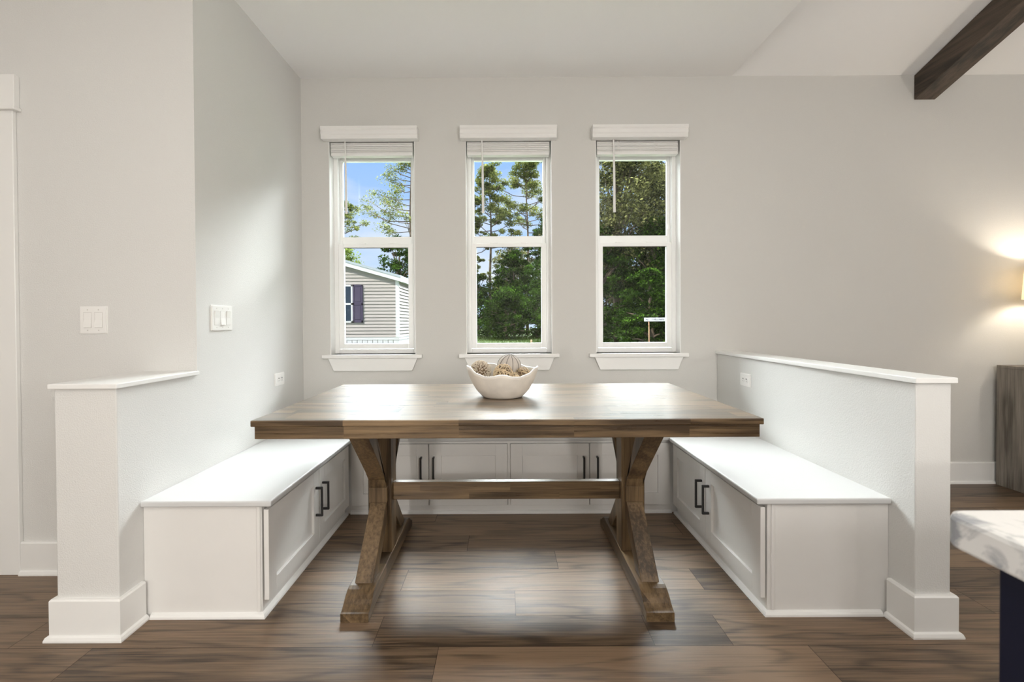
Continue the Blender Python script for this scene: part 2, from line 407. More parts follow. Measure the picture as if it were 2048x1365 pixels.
def build_blind(x0, x1, wx, label):
    root = thing('window_blind', ((x0+x1)/2, YB, 2.30), label, 'blind')
    prof = [(YB, 2.394), (YB-.058, 2.394), (YB-.062, 2.404), (YB-.062, 2.416), (YB-.067, 2.424), (YB-.067, 2.448), (YB-.074, 2.458), (YB-.074, 2.474), (YB, 2.474)]
    b = BM(); add_prism(b, prof, 0, x0-.032, x1+.030, .002); at(finish('valance', b, M_blind), root)
    xa, xb = x0+.012, x1-.016; ya, yb = YB+.006, YB+.056
    b = BM(); add_box(b, (xa, ya, 2.395), (xb, yb, 2.436)); at(finish('headrail', b, M_blind), root)
    b = BM(); z = 2.388; k = 0
    while z > 2.325:
        dy = .002*math.sin(k*2.1)
        add_prism(b, [(ya+dy, z-.0073), (ya+dy, z-.0008), (ya+.002+dy, z), (yb, z), (yb, z-.0073)], 0, xa, xb)
        z -= .0088; k += 1
    at(finish('slats', b, M_blind), root)
    b = BM(); add_box(b, (xa, ya, 2.300), (xb, yb, 2.319), .003); at(finish('bottom_rail', b, M_blind), root)
    for fx in (.27, .73):
        b = BM(); xc = xa+(xb-xa)*fx
        for dx in (-.012, .012): add_tube(b, [(xc+dx, ya-.0015, 2.40), (xc+dx*.6, ya-.0025, 2.36), (xc+dx, ya-.0015, 2.315)], .0011, 5)
        for q in range(6): add_tube(b, [(xc-.012, ya-.002, 2.39-q*.012), (xc+.013*(1 if q % 2 else -.2), ya-.003, 2.385-q*.012)], .0010, 4)
        at(finish('ladder_cord', b, M_blind), root)
    b = BM(); add_tube(b, [(wx, YB-.012, 2.41), (wx+.002, YB-.012, 2.30), (wx+.004, YB-.012, 2.20), (wx+.006, YB-.012, 1.895)], [.005, .0055, .0075, .009], 6)
    at(finish('tilt_wand', b, M_blind), root)
BL = [(-1.092, 'white window blind raised above the window overlooking the neighbouring house'), (-.146, 'white window blind raised on the middle window, above the bowl'), (.762, 'white window blind raised above the window nearest the wooden beam')]
for (a, c), (wx, lb) in zip(WINS, BL): build_blind(a, c, wx, lb)

# ------------------------------------------------------------------ electrical plates
def place(o, root):
    o.parent = root
def rocker_plate(n, w, h, loc, rz, label, gap, rw, states):
    """local: x across, z up, -y out of the wall"""
    root = thing('light_switch', loc, label, 'light switch'); root.rotation_euler = (0, 0, rz)
    b = BM(); add_prism(b, [(-w/2, -h/2), (w/2, -h/2), (w/2, h/2), (-w/2, h/2)], 1, -.0065, 0)
    top = [e for e in b.edges if all(abs(v.co.y+.0065) < 1e-5 for v in e.verts)]
    bmesh.ops.bevel(b, geom=top, offset=.004, segments=2, affect='EDGES'); place(finish('wall_plate', b, M_plastic), root)
    for k in range(n):
        cx = (k-(n-1)/2)*gap; up_ = states[k]; rh = .068
        b = BM(); add_box(b, (cx-rw/2-.0012, -.0068, -rh/2-.0012), (cx+rw/2+.0012, -.0062, rh/2+.0012)); 
        place(finish('switch_recess', b, mat('switch_recess', (.5, .48, .45), .5)), root)
        t = .0055
        a, c = (t, .001) if up_ else (.001, t)
        b = BM(); add_prism(b, [(-.006, -rh/2), (-.0066-c, -rh/2), (-.0075, 0), (-.0066-a, rh/2), (-.006, rh/2)], 0, cx-rw/2, cx+rw/2, .0006)
        place(finish('rocker', b, M_plastic), root)
        for sz in (-1, 1):
            b = BM(); add_lathe(b, [(0.0001, -.001), (.003, -.0005), (.0032, 0)], (0, 0, 0), 10)
            for v in b.verts: v.co = Vector((cx+v.co.x, -.0062+v.co.z, sz*(h/2-.016)+v.co.y))
            place(finish('screw', b, mat('screw_paint', (.62, .6, .57), .3)), root)
    return root
rocker_plate(2, .125, .125, (-1.866, YF, 1.158), 0, 'white double rocker light switch on the beige wall beside the door casing', .050, .034, (False, False))
rocker_plate(3, .168, .125, (XL, 2.297, 1.166), math.pi/2, 'white triple rocker light switch on the side wall of the nook', .047, .034, (True, False, True))
def outlet(loc, rz, label):
    root = thing('wall_outlet', loc, label, 'outlet'); root.rotation_euler = (0, 0, rz)
    w, h = .120, .078
    b = BM(); add_prism(b, [(-w/2, -h/2), (w/2, -h/2), (w/2, h/2), (-w/2, h/2)], 1, -.006, 0)
    top = [e for e in b.edges if all(abs(v.co.y+.006) < 1e-5 for v in e.verts)]
    bmesh.ops.bevel(b, geom=top, offset=.004, segments=2, affect='EDGES'); place(finish('wall_plate', b, M_plastic), root)
    for s in (-1, 1):
        cx = s*.0195
        b = BM(); pts = []
        for k in range(20):
            a = 2*math.pi*k/20; pts.append((cx+max(-.0145, min(.0145, .0172*math.cos(a))), .0172*math.sin(a)))
        add_prism(b, pts, 1, -.008, -.006, .0005); rc = finish('receptacle', b, M_plastic); place(rc, root)
        b = BM()
        add_box(b, (cx-.005, -.0084, .002), (cx-.001, -.0079, .010)); add_box(b, (cx+.003, -.0084, .001), (cx+.0065, -.0079, .010))
        add_box(b, (cx-.001, -.0084, -.011), (cx+.003, -.0079, -.006)); 
        place(finish('slots', b, M_slot), rc)
    return root
outlet((XL, 2.880, .792), math.pi/2, 'white sideways outlet on the nook side wall above the seat, near the back corner')
outlet((XR, 2.843, .777), -math.pi/2, 'white sideways outlet on the low wall below its white cap')

# ------------------------------------------------------------------ storage benches
ZS0, ZS1 = .434, .457
def shaker(y_or_x, a0, a1, z0, z1, facing, handle_a, root, stile=.062):
    """door in plane; facing 'x+','x-','y-'. a = coordinate along the door"""
    T = .019; rec = .012
    def P(a, z, d):   # d = outward distance from back of the door
        if facing == 'x+': return (y_or_x-T+d, a, z)
        if facing == 'x-': return (y_or_x+T-d, a, z)
        return (a, y_or_x+T-d, z)
    def bx(bm, a, c, za, zb, d0, d1, bev=0):
        p, q = P(a, za, d0), P(c, zb, d1)
        lo = [min(u, v) for u, v in zip(p, q)]; hi = [max(u, v) for u, v in zip(p, q)]
        add_box(bm, lo, hi, bev)
    b = BM(); s = stile
    bx(b, a0, a0+s, z0, z1, 0, T, .0012); bx(b, a1-s, a1, z0, z1, 0, T, .0012)
    bx(b, a0+s-.001, a1-s+.001, z0, z0+s, 0, T-.0001, .0012); bx(b, a0+s-.001, a1-s+.001, z1-s, z1, 0, T-.0001, .0012)
    bx(b, a0+s-.002, a1-s+.002, z0+s-.002, z1-s+.002, 0, T-rec)
    d = at(finish('door', b, M_cab), root)
    # bar pull
    b = BM(); zt, zb_ = .345, .203; pr = .034; w = .0055
    bx(b, handle_a-w, handle_a+w, zb_, zt, T+pr-.009, T+pr, .0015)
    bx(b, handle_a-w*.9, handle_a+w*.9, zt-.011, zt, T, T+pr-.004, .001); bx(b, handle_a-w*.9, handle_a+w*.9, zb_, zb_+.011, T, T+pr-.004, .001)
    h = finish('handle', b, M_black); atw(h, root, d); h['label'] = 'black metal bar pull'
    return d

def side_bench(side):
    L = side < 0
    root = thing('storage_bench', (-1.16 if L else 1.24, 2.25, 0),
                 'white storage bench along the side wall below the triple light switch' if L else 'white storage bench along the low capped wall, nearest the kitchen island', 'bench', 'built-in benches round the table')
    if L: xw, xf = XL+.0005, -.942       # wall side / face frame
    else: xw, xf = XR-.0005, 1.014
    y0, y1 = 1.786, 2.718
    a, c = min(xw, xf), max(xw, xf)
    b = BM()
    add_box(b, (a, y0, 0), (c, y0+.016, ZS0), .001); add_box(b, (a, y1-.016, 0), (c, y1, ZS0))
    add_box(b, (a+.018, y0+.017, .02), (c-.018, y1-.017, .04))
    fw_ = .016
    fa, fc = (xf-fw_, xf) if L else (xf, xf+fw_)
    add_box(b, (fa, y0+.016, 0), (fc, y0+.04, ZS0)); add_box(b, (fa, y1-.04, 0), (fc, y1-.016, ZS0))
    add_box(b, (fa, y0+.04, 0), (fc, y1-.04, .066)); add_box(b, (fa, y0+.04, ZS0-.03), (fc, y1-.04, ZS0)); add_box(b, (fa, 2.255, .05), (fc, 2.30, ZS0-.02))
    at(finish('cabinet_body', b, M_cab), root)
    b = BM(); xs = (xf-.018, xf-.004) if L else (xf+.004+.009, xf+.018+.009)
    add_box(b, (xs[0], y0-.006, .022), (xs[1], y0-.0001, ZS0-.002), .0015); at(finish('corner_bead', b, M_cab), root)
    b = BM(); sx0, sx1 = (xw, -.897) if L else (.966, xw)
    add_box(b, (sx0, 1.768, ZS0), (sx1, 2.712, ZS1), .006, 3); at(finish('seat', b, M_seat), root)
    # quarter round base
    q = [(0, 0), (.016, 0), (.015, .008), (.010, .015), (0, .019)]
    b = BM()
    def strip(pts):
        rings = []
        for (px, py, nx, ny) in pts: rings.append([b.verts.new((px+nx*u, py+ny*u, w)) for u, w in q])
        for A, B in zip(rings, rings[1:]):
            for k in range(5): b.faces.new((A[k], A[(k+1) % 5], B[(k+1) % 5], B[k]))
        b.faces.new(rings[0]); b.faces.new(rings[-1])
        bmesh.ops.recalc_face_normals(b, faces=b.faces)
    s = 1 if L else -1
    strip([(xw+s*.029, y0, 0, -1), (xf, y0, s, -1), (xf, 2.735, s, 0)])
    at(finish('base_molding', b, M_trim), root)
    face = -.915 if L else .987
    fc_ = 'x+' if L else 'x-'
    shaker(face, y0-.001, 2.276, .066, .418, fc_, 2.236, root)
    shaker(face, 2.281, 2.712, .066, .418, fc_, 2.317, root)
side_bench(-1); side_bench(1)

def back_bench():
    root = thing('storage_bench', (.03, 2.95, 0), 'white storage bench behind the table, along the wall below the three windows', 'bench', 'built-in benches round the table')
    xa, xb = XL+.0005, XR-.0005; yf = 2.756
    b = BM()
    add_box(b, (xa, yf, 0), (xb, yf+.016, .052)); add_box(b, (xa, yf, ZS0-.03), (xb, yf+.016, ZS0))
    for x in (xa, -.935, .018, .985, xb-.03):
        pass
    for x0, x1 in ((xa, -.90), (-.47, -.43), (-.02, .075), (.48, .53), (.965, xb)): add_box(b, (x0, yf, .052), (x1, yf+.016, ZS0-.03))
    add_box(b, (xa, yf+.016, .02), (xb, YB-.001, .04)); add_box(b, (xa, YB-.02, .04), (xb, YB-.001, ZS0))
    at(finish('cabinet_body', b, M_cab), root)
    b = BM(); add_box(b, (xa, 2.7225, ZS0+.001), (xb, YB-.001, ZS1+.0005), .006, 3); at(finish('seat', b, M_seat), root)
    b = BM(); add_prism(b, [(yf, 0), (yf-.016, 0), (yf-.015, .008), (yf-.010, .015), (yf, .019)], 0, -.918, .990); at(finish('base_molding', b, M_trim), root)
    f = 2.737
    for a0, a1, h in ((-.910, -.452, -.493), (-.446, .016, -.419), (.035, .500, .466), (.506, .978, .546)):
        shaker(f, a0, a1, .052, .418, 'y-', h, root, .070)
    b = BM(); add_box(b, (.0175, yf-.003, .052), (.0335, yf, .418)); 
    at(finish('filler_strip', b, M_cab), root)
back_bench()

# ------------------------------------------------------------------ dining table
def dining_table():
    root = thing('dining_table', (.012, 2.168, 0), 'brown wooden trestle dining table between the white benches', 'table')
    b = BM(); x0, x1, y0, y1, zt = -.922, .940, 1.676, 2.650, .786
    add_box(b, (x0, y0, zt-.023), (x1, y1, zt), .003, 2); at(finish('tabletop', b, M_twx), root)
    b = BM(); i = .010; za = .716
    add_box(b, (x0+i, y0+i, za), (x1-i, y0+i+.022, zt-.0235), .0015); add_box(b, (x0+i, y1-i-.022, za), (x1-i, y1-i, zt-.0235), .0015)
    at(finish('apron', b, M_twx), root)
    b = BM()
    add_box(b, (x0+i, y0+i+.0225, za), (x0+i+.022, y1-i-.0225, zt-.0235), .0015); at(finish('side_apron', b, M_twy), root); b = BM(); add_box(b, (x1-i-.022, y0+i+.0225, za), (x1-i, y1-i-.0225, zt-.0235), .0015)
    at(finish('side_apron', b, M_twy), root)
    yc = 2.168
    for xc in (-.574, .588):
        tr = None
        def mir(pts, s): return [(yc+s*(p[0]-yc), p[1]) for p in pts]
        # foot
        half = [(1.746, 0), (1.746, .034), (1.756, .0355), (1.768, .040), (1.782, .049), (1.797, .061), (1.812, .071), (1.832, .079), (1.853, .083)]
        prof = half+[(2*yc-y, z) for y, z in half[::-1]]
        prof += [(2.52, 0), (2.50, .012), (1.836, .012), (1.816, 0)]
        b = BM(); add_prism(b, prof, 0, xc-.054, xc+.054, .0025); ft = at(finish('trestle_foot', b, M_twy), root)
        # post
        b = BM(); add_box(b, (xc-.053, yc-.048, .083), (xc+.053, yc+.048, .70), .002); po = at(finish('trestle_post', b, M_twz), root)
        b = BM(); add_box(b, (xc-.040, yc-.078, .322), (xc+.040, yc+.078, .392), .002); atw(finish('joint_block', b, M_twz), root, po)
        # top bearer
        b = BM(); add_box(b, (xc-.045, 1.76, .70), (xc+.045, 2*yc-1.76, .7625), .002); at(finish('bearer', b, M_twy), root)
        for s in (1, -1):
            yb_ = yc-.078
            # lower brace
            pts = [(1.868, .083), (1.895+.058, .083), (yb_+.030, .250), (yb_+.030, .322), (yb_+.004, .322)]
            pts = mir(pts, s); b = BM(); add_prism(b, pts, 0, xc-.0365, xc+.0365, .002); at(finish('brace', b, M_twz), root)
            # upper brace with hollow inner edge
            outer = [(yb_+.004, .392), (yb_-.006, .43), (1.80, .700)]
            inner = [(1.90, .700), (1.945, .655), (1.985, .60), (2.02, .54), (2.045, .47), (yb_+.03, .392)]
            pts = mir(outer+inner, s); b = BM(); add_prism(b, pts, 0, xc-.0385, xc+.0385, .002); at(finish('brace', b, M_twz), root)
    b = BM(); add_box(b, (-.521, 2.150, .314), (.535, 2.186, .396), .002); at(finish('stretcher', b, M_twx), root)
dining_table()

# ------------------------------------------------------------------ bowl and balls
def bowl():
    cx, cy, z0 = -.008, 2.195, .786
    root = thing('bowl', (cx, cy, z0), 'cream ceramic bowl with a wavy white rim on the table', 'bowl')
    prof = [(0, .0), (.06, .0), (.090, .002), (.100, .009), (.123, .034), (.147, .074), (.160, .105), (.168, .13), (.172, .155)]
    ctrl = [(0, .117), (20, .106), (28, .105), (45, .116), (66, .142), (80, .145), (105, .130), (130, .128), (155, .140), (180, .128)]
    def rim(a):   # a degrees from the front, 0..180 symmetric with a little asymmetry
        s = 1 if a >= 0 else -1; a = abs(a)
        for (p, q), (r, t) in zip(ctrl, ctrl[1:]):
            if p <= a <= r:
                u = (a-p)/(r-p); u = u*u*(3-2*u); return q+(t-q)*u+(.003 if s < 0 else -.002)*math.sin(math.radians(a))
    def rad(h):
        for (r0, h0), (r1, h1) in zip(prof[3:], prof[4:]):
            if h <= h1: return r0+(r1-r0)*(h-h0)/(h1-h0)
        return prof[-1][0]+(h-.155)*.12
    n = 96; b = BM(); T = .009
    def pt(r, a, h): return (math.sin(a)*r, -math.cos(a)*r, h)
    cols = []
    for k in range(n):
        a = -math.pi+2*math.pi*k/n; R = rim(math.degrees(a)); c = []
        for r, h in prof[:4]: c.append(pt(max(r, .0005), a, h))
        for j in range(1, 11):
            h = .009+(R-.009)*j/10; c.append(pt(rad(h), a, h))
        c.append(pt(rad(R)-T*.5, a, R+.003)); c.append(pt(rad(R)-T, a, R))
        for j in range(9, 0, -1):
            h = .012+(R-.012)*j/10; c.append(pt(rad(h)-T, a, h))
        c.append(pt(.085, a, .013)); c.append(pt(.0005, a, .011))
        cols.append([b.verts.new(p) for p in c])
    for k in range(n):
        A, B = cols[k], cols[(k+1) % n]
        for j in range(len(A)-1):
            f = b.faces.new((A[j], B[j], B[j+1], A[j+1])); f.material_index = 1 if 12 <= j <= 16 else 0
    bmesh.ops.recalc_face_normals(b, faces=b.faces)
    finish('bowl_body', b, None, root, True, [M_bowl, M_bowl])
    b = BM(); pts = []
    for k in range(n):
        a = -math.pi+2*math.pi*k/n; R = rim(math.degrees(a)); pts.append(pt(rad(R)-T*.5, a, R+.0005))
    add_tube(b, pts, .0048, 8, closed=True)
    r = finish('rim', b, M_rim, root, True); r['label'] = 'glazed white rim'
bowl()

def ball_core(r, name='ball_core', m=None, sub=3):
    b = BM(); bmesh.ops.create_icosphere(b, subdivisions=sub, radius=r); return b
def fib(n):
    g = math.pi*(3-5**.5)
    for i in range(n):
        z = 1-2*(i+.5)/n; r = math.sqrt(1-z*z); yield Vector((r*math.cos(g*i), r*math.sin(g*i), z))
def reed_ball(loc, r, label):
    root = thing('decorative_ball', loc, label, 'decorative ball', 'balls in the bowl'); 
    finish('core', ball_core(r*.86), M_core, root, True)
    b = BM(); rng = random.Random(4)
    for d in fib(210):
        d = (d+Vector((rng.uniform(-.05, .05), rng.uniform(-.05, .05), rng.uniform(-.05, .05)))).normalized()
        q = d.to_track_quat('Z', 'Y').to_matrix().to_4x4(); rr = r*rng.uniform(.07, .095)
        vs0 = len(b.verts)
        prof = [(rr, r*.8), (rr, r*.985), (rr*.86, r*rng.uniform(.99, 1.01)), (rr*.5, r*.985), (rr*.45, r*.90)]
        rings = [[b.verts.new(q @ Vector((a*math.cos(2*math.pi*k/8), a*math.sin(2*math.pi*k/8), z))) for k in range(8)] for a, z in prof]
        for A, B in zip(rings, rings[1:]):
            for k in range(8): b.faces.new((A[k], A[(k+1) % 8], B[(k+1) % 8], B[k]))
    finish('reed_ends', b, M_rattan_l, root)
def rattan_ball(loc, r, label, seed):
    root = thing('decorative_ball', loc, label, 'decorative ball', 'balls in the bowl'); rng = random.Random(seed)
    finish('core', ball_core(r*.80), M_core, root, True)
    b = BM()
    for i in range(27):
        n = Vector((rng.gauss(0, 1), rng.gauss(0, 1), rng.gauss(0, 1))).normalized(); u = n.orthogonal().normalized(); v = n.cross(u)
        off = rng.uniform(-.55, .55)*r; cr_ = math.sqrt(r*r-off*off)*rng.uniform(.93, 1.0); ph = rng.random()*6
        pts = [n*(off+.05*r*math.sin(2*t+ph))+(u*math.cos(t)+v*math.sin(t))*cr_*(1+.03*math.sin(3*t+ph)) for t in [2*math.pi*k/26 for k in range(26)]]
        add_tube(b, pts, r*.024, 5, closed=True)
    finish('woven_rattan', b, M_rattan, root, True)
def ribbed_ball(loc, r, label):
    root = thing('decorative_ball', loc, label, 'decorative ball', 'balls in the bowl'); root.rotation_euler = (.25, .12, 0)
    b = BM(); rings = []
    for i in range(25):
        t = math.pi*i/24; ring = []
        for k in range(80):
            a = 2*math.pi*k/80; bul = 1-.035*abs(math.cos(5*a))**6
            ring.append(b.verts.new((r*max(math.sin(t), .002)*math.cos(a)*bul, r*max(math.sin(t), .002)*math.sin(a)*bul, r*math.cos(t)*1.02)))
        rings.append(ring)
    for A, B in zip(rings, rings[1:]):
        for k in range(80): b.faces.new((A[k], A[(k+1) % 80], B[(k+1) % 80], B[k]))
    bmesh.ops.recalc_face_normals(b, faces=b.faces); finish('fabric_cover', b, M_fabric, root, True)
    b = BM()
    for j in range(10):
        a = 2*math.pi*j/10
        add_tube(b, [(r*.985*math.sin(t)*math.cos(a), r*.985*math.sin(t)*math.sin(a), r*1.015*math.cos(t)) for t in [math.pi*(.02+.96*k/20) for k in range(21)]], .0014, 5)
    f = finish('seams', b, mat('dark_seam', (.12, .11, .10), .7), root, True); f['label'] = 'dark seam lines'
reed_ball((-.112, 2.190, .908), .051, 'pale ball of cut reed ends at the left of the bowl')
ribbed_ball((.024, 2.245, .925), .058, 'large white fabric ball with dark seams at the back of the bowl')
rattan_ball((-.006, 2.132, .903), .045, 'woven rattan ball in front of the white fabric ball', 11)
rattan_ball((.088, 2.195, .888), .037, 'small woven rattan ball at the right end of the bowl', 21)
rattan_ball((.040, 2.130, .876), .033, 'rattan ball sunk low between the two other rattan balls', 31)

# ------------------------------------------------------------------ beam
b = BM(); xa, xb = 2.842, 2.988; h = .158
def zc_(y): return ZC+SL*(YB-y)
add_prism(b, [(YB-.001, zc_(YB)-.004), (YB-.001, zc_(YB)-h-.012), (-.28, zc_(-.28)-h-.012), (-.28, zc_(-.28)-.004)], 0, xa, xb, .003)
tag(finish('ceiling_beam', b, M_beam), 'dark stained wooden beam rising under the sloping ceiling', 'beam')

# ------------------------------------------------------------------ kitchen island
def island():
    root = thing('kitchen_island', (1.1, -.2, 0), 'navy kitchen island corner with white veined quartz top, close at right', 'kitchen island')
    x0, x1, y0, y1 = .526, 1.75, -1.3, .562; r = .026
    b = BM(); rings = []
    for ins, z in ((.004, .872), (.0012, .8732), (0, .876), (0, .904), (.0018, .9085), (.006, .910)):
        ring = []
        for cx, cy, a0 in ((x1-r, y1-r, 0), (x0+r, y1-r, 90), (x0+r, y0+r, 180), (x1-r, y0+r, 270)):
            for k in range(9):
                a = math.radians(a0+11.25*k); ring.append(b.verts.new((cx+(r-ins)*math.cos(a), cy+(r-ins)*math.sin(a), z)))
        rings.append(ring)
    for A, B in zip(rings, rings[1:]):
        for k in range(36): b.faces.new((A[k], A[(k+1) % 36], B[(k+1) % 36], B[k]))
    b.faces.new(rings[0][::-1]); b.faces.new(rings[-1])
    at(finish('countertop', b, M_quartz), root)
    b = BM(); add_box(b, (.561, y0+.02, .0), (1.73, .519, .8715), .001)
    add_box(b, (.557, .452, .0), (.5612, .521, .866), .001); add_box(b, (.557, -1.2, .80), (.5612, .452, .866), .001); add_box(b, (.557, -1.2, 0), (.5612, .452, .12), .001)
    at(finish('cabinet_body', b, M_navy), root)
island()

# ------------------------------------------------------------------ console + lamp
def console():
    root = thing('console_cabinet', (4.1, 3.0, 0), 'weathered grey wood console cabinet against the back wall', 'cabinet')
    x0, x1, y0, y1 = 3.39, 4.85, 2.78, 3.195
    b = BM(); add_box(b, (x0, y0, .0), (x0+.03, y1, .808), .0015); add_box(b, (x1-.03, y0, 0), (x1, y1, .808), .0015)
    add_box(b, (x0+.03, y1-.01, .04), (x1-.03, y1, .808)); add_box(b, (x0+.03, y0+.03, .03), (x1-.03, y1-.01, .06)); at(finish('cabinet_body', b, M_console), root)
    b = BM(); add_box(b, (x0, y0, .8085), (x1, y1, .826), .0015); at(finish('cabinet_top', b, M_console), root)
    for k in range(2):
        a = x0+.033+k*.6825
        b = BM(); add_box(b, (a, y0+.002, .05), (a+.678, y0+.022, .802), .002); d = at(finish('door', b, M_console), root)
        b = BM(); hx = a+(.63 if k == 0 else .045); add_box(b, (hx-.005, y0-.03, .40), (hx+.005, y0-.02, .56), .001); add_box(b, (hx-.004, y0-.022, .40), (hx+.004, y0+.002, .41)); add_box(b, (hx-.004, y0-.022, .55), (hx+.004, y0+.002, .56))
        atw(finish('handle', b, M_black), root, d)
console()
def lamp():
    cx, cy = 3.585, 3.0
    root = thing('table_lamp', (cx, cy, .8262), 'lit table lamp with a pale drum shade on the grey console', 'lamp')
    b = BM(); add_lathe(b, [(.001, 0), (.075, 0), (.078, .012), (.03, .03), (.045, .09), (.06, .17), (.045, .25), (.018, .30), (.010, .33), (.010, .48), (.001, .48)], n=28)
    f = finish('lamp_base', b, mat('lamp_ceramic', (.5, .48, .45), .35), root, True)
    ms = bpy.data.materials.new('lamp_shade_fabric'); ms.use_nodes = True; t = ms.node_tree; t.nodes.clear()
    o = nd(t, 'ShaderNodeOutputMaterial'); d = nd(t, 'ShaderNodeBsdfDiffuse'); tl = nd(t, 'ShaderNodeBsdfTranslucent'); ad = nd(t, 'ShaderNodeMixShader')
    d.inputs[0].default_value = (.85, .80, .72, 1); tl.inputs[0].default_value = (.9, .82, .68, 1); ad.inputs[0].default_value = .45
    t.links.new(d.outputs[0], ad.inputs[1]); t.links.new(tl.outputs[0], ad.inputs[2]); t.links.new(ad.outputs[0], o.inputs[0])
    b = BM(); add_lathe(b, [(.165, .445), (.150, .685)], n=40); add_lathe(b, [(.163, .446), (.148, .684)], n=40); finish('lamp_shade', b, ms, root, True)
    b = BM(); bmesh.ops.create_uvsphere(b, u_segments=16, v_segments=10, radius=.03, matrix=Matrix.Translation((0, 0, .54)))
    me = mat('bulb', (1, 1, 1)); me.node_tree.nodes['Principled BSDF'].inputs['Emission Color'].default_value = (1, .88, .7, 1); me.node_tree.nodes['Principled BSDF'].inputs['Emission Strength'].default_value = 60
    finish('bulb', b, me, root, True)
lamp()
light('lamp_bulb_light', 'POINT', (3.585, 3.0, 1.405), 5, (1, .9, .76), .03)

# ================================================================== outside
GZ = -.15
def ground():
    m = bpy.data.materials.new('grass_ground'); m.use_nodes = True; t = m.node_tree; b_ = t.nodes['Principled BSDF']; b_.inputs['Roughness'].default_value = 1; b_.inputs['Specular IOR Level'].default_value = .1
    tc = nd(t, 'ShaderNodeTexCoord'); n = nd(t, 'ShaderNodeTexNoise'); n.inputs['Scale'].default_value = 1.3; n.inputs['Detail'].default_value = 8; n.inputs['Roughness'].default_value = .7
    t.links.new(tc.outputs['Object'], n.inputs['Vector']); r = nd(t, 'ShaderNodeValToRGB'); e = r.color_ramp.elements
    e[0].position = .35; e[0].color = (.010, .022, .004, 1); e[1].position = .65; e[1].color = (.035, .055, .010, 1)
    t.links.new(n.outputs[0], r.inputs[0]); t.links.new(r.outputs[0], b_.inputs['Base Color'])
    rng = random.Random(1); vs = []; fs = []; nx, ny = 60, 60
    for j in range(ny+1):
        for i in range(nx+1):
            x = -60+120*i/nx; y = YB+WT+1e-3+(90-YB)*j/ny
            vs.append((x, y, GZ+(rng.uniform(-.04, .04) if j > 2 else 0)))
    for j in range(ny):
        for i in range(nx):
            a = j*(nx+1)+i; fs.append((a, a+1, a+nx+2, a+nx+1))
    me = bpy.data.meshes.new('lawn'); me.from_pydata(vs, [], fs); me.materials.append(m)
    o = bpy.data.objects.new('lawn', me); C.objects.link(o); struct(o)
ground()

def leaf_mat(name, c0, c1, trans=.35):
    m = bpy.data.materials.new(name); m.use_nodes = True; t = m.node_tree; t.nodes.clear(); L = t.links.new
    o = nd(t, 'ShaderNodeOutputMaterial'); d = nd(t, 'ShaderNodeBsdfDiffuse'); tl = nd(t, 'ShaderNodeBsdfTranslucent'); mxs = nd(t, 'ShaderNodeMixShader'); mxs.inputs[0].default_value = trans
    at_ = nd(t, 'ShaderNodeAttribute', attribute_name='tone'); r = nd(t, 'ShaderNodeValToRGB'); r.color_ramp.elements[0].color = (*c0, 1); r.color_ramp.elements[1].color = (*c1, 1)
    L(at_.outputs['Fac'], r.inputs[0]); L(r.outputs[0], d.inputs[0]); L(r.outputs[0], tl.inputs[0]); L(d.outputs[0], mxs.inputs[1]); L(tl.outputs[0], mxs.inputs[2]); L(mxs.outputs[0], o.inputs[0])
    return m
LM_pine = leaf_mat('pine_foliage', (.02, .035, .008), (.24, .25, .07))
LM_dark = leaf_mat('dark_foliage', (.002, .006, .002), (.055, .115, .012), .12)
LM_oak = leaf_mat('oak_foliage', (.002, .005, .002), (.27, .27, .10), .15)
LM_bright = leaf_mat('bright_foliage', (.05, .08, .012), (.22, .27, .06))
M_bark = mat('bark', (.10, .075, .055), .95, .1, noise=(4, .4), bump=(12, .6, .03))

def leaf_object(name, centers, radii, per, size, m, parent, seed, flat=.7, origin=(0, 0, 0)):
    rg = np.random.default_rng(seed)
    cs = np.repeat(np.array(centers, float), per, 0); rs = np.repeat(np.array(radii, float), per)
    d = rg.normal(size=cs.shape); d /= np.linalg.norm(d, axis=1)[:, None]
    rad = rg.random(len(cs))**.45
    d[:, 2] *= flat
    p = cs+d*rs[:, None]*rad[:, None]-np.array(origin)
    n = rg.normal(size=cs.shape); n[:, 2] = abs(n[:, 2])+.35; n /= np.linalg.norm(n, axis=1)[:, None]
    a = np.cross(n, rg.normal(size=cs.shape)); a /= np.linalg.norm(a, axis=1)[:, None]; b = np.cross(n, a)
    s = size*(.6+.8*rg.random(len(cs)))[:, None]
    q = np.stack([p-a*s, p+b*s*.5, p+a*s, p-b*s*.5], 1).reshape(-1, 3)
    me = bpy.data.meshes.new(name); N = len(cs)
    me.vertices.add(4*N); me.vertices.foreach_set('co', q.ravel()); me.loops.add(4*N); me.loops.foreach_set('vertex_index', np.arange(4*N))
    me.polygons.add(N); me.polygons.foreach_set('loop_start', np.arange(N)*4); me.polygons.foreach_set('loop_total', np.full(N, 4))
    me.update(); at_ = me.attributes.new('tone', 'FLOAT', 'FACE')
    tone = np.clip(rg.random(N)**2.4*.7+.3*rg.random(len(centers)).repeat(per)**1.5, 0, 1); at_.data.foreach_set('value', tone.astype(np.float32))  # mostly dark leaves, few bright: speckled sunlight and shadow put into the tone
    me.materials.append(m); o = bpy.data.objects.new(name, me); C.objects.link(o); o.parent = parent
    return o

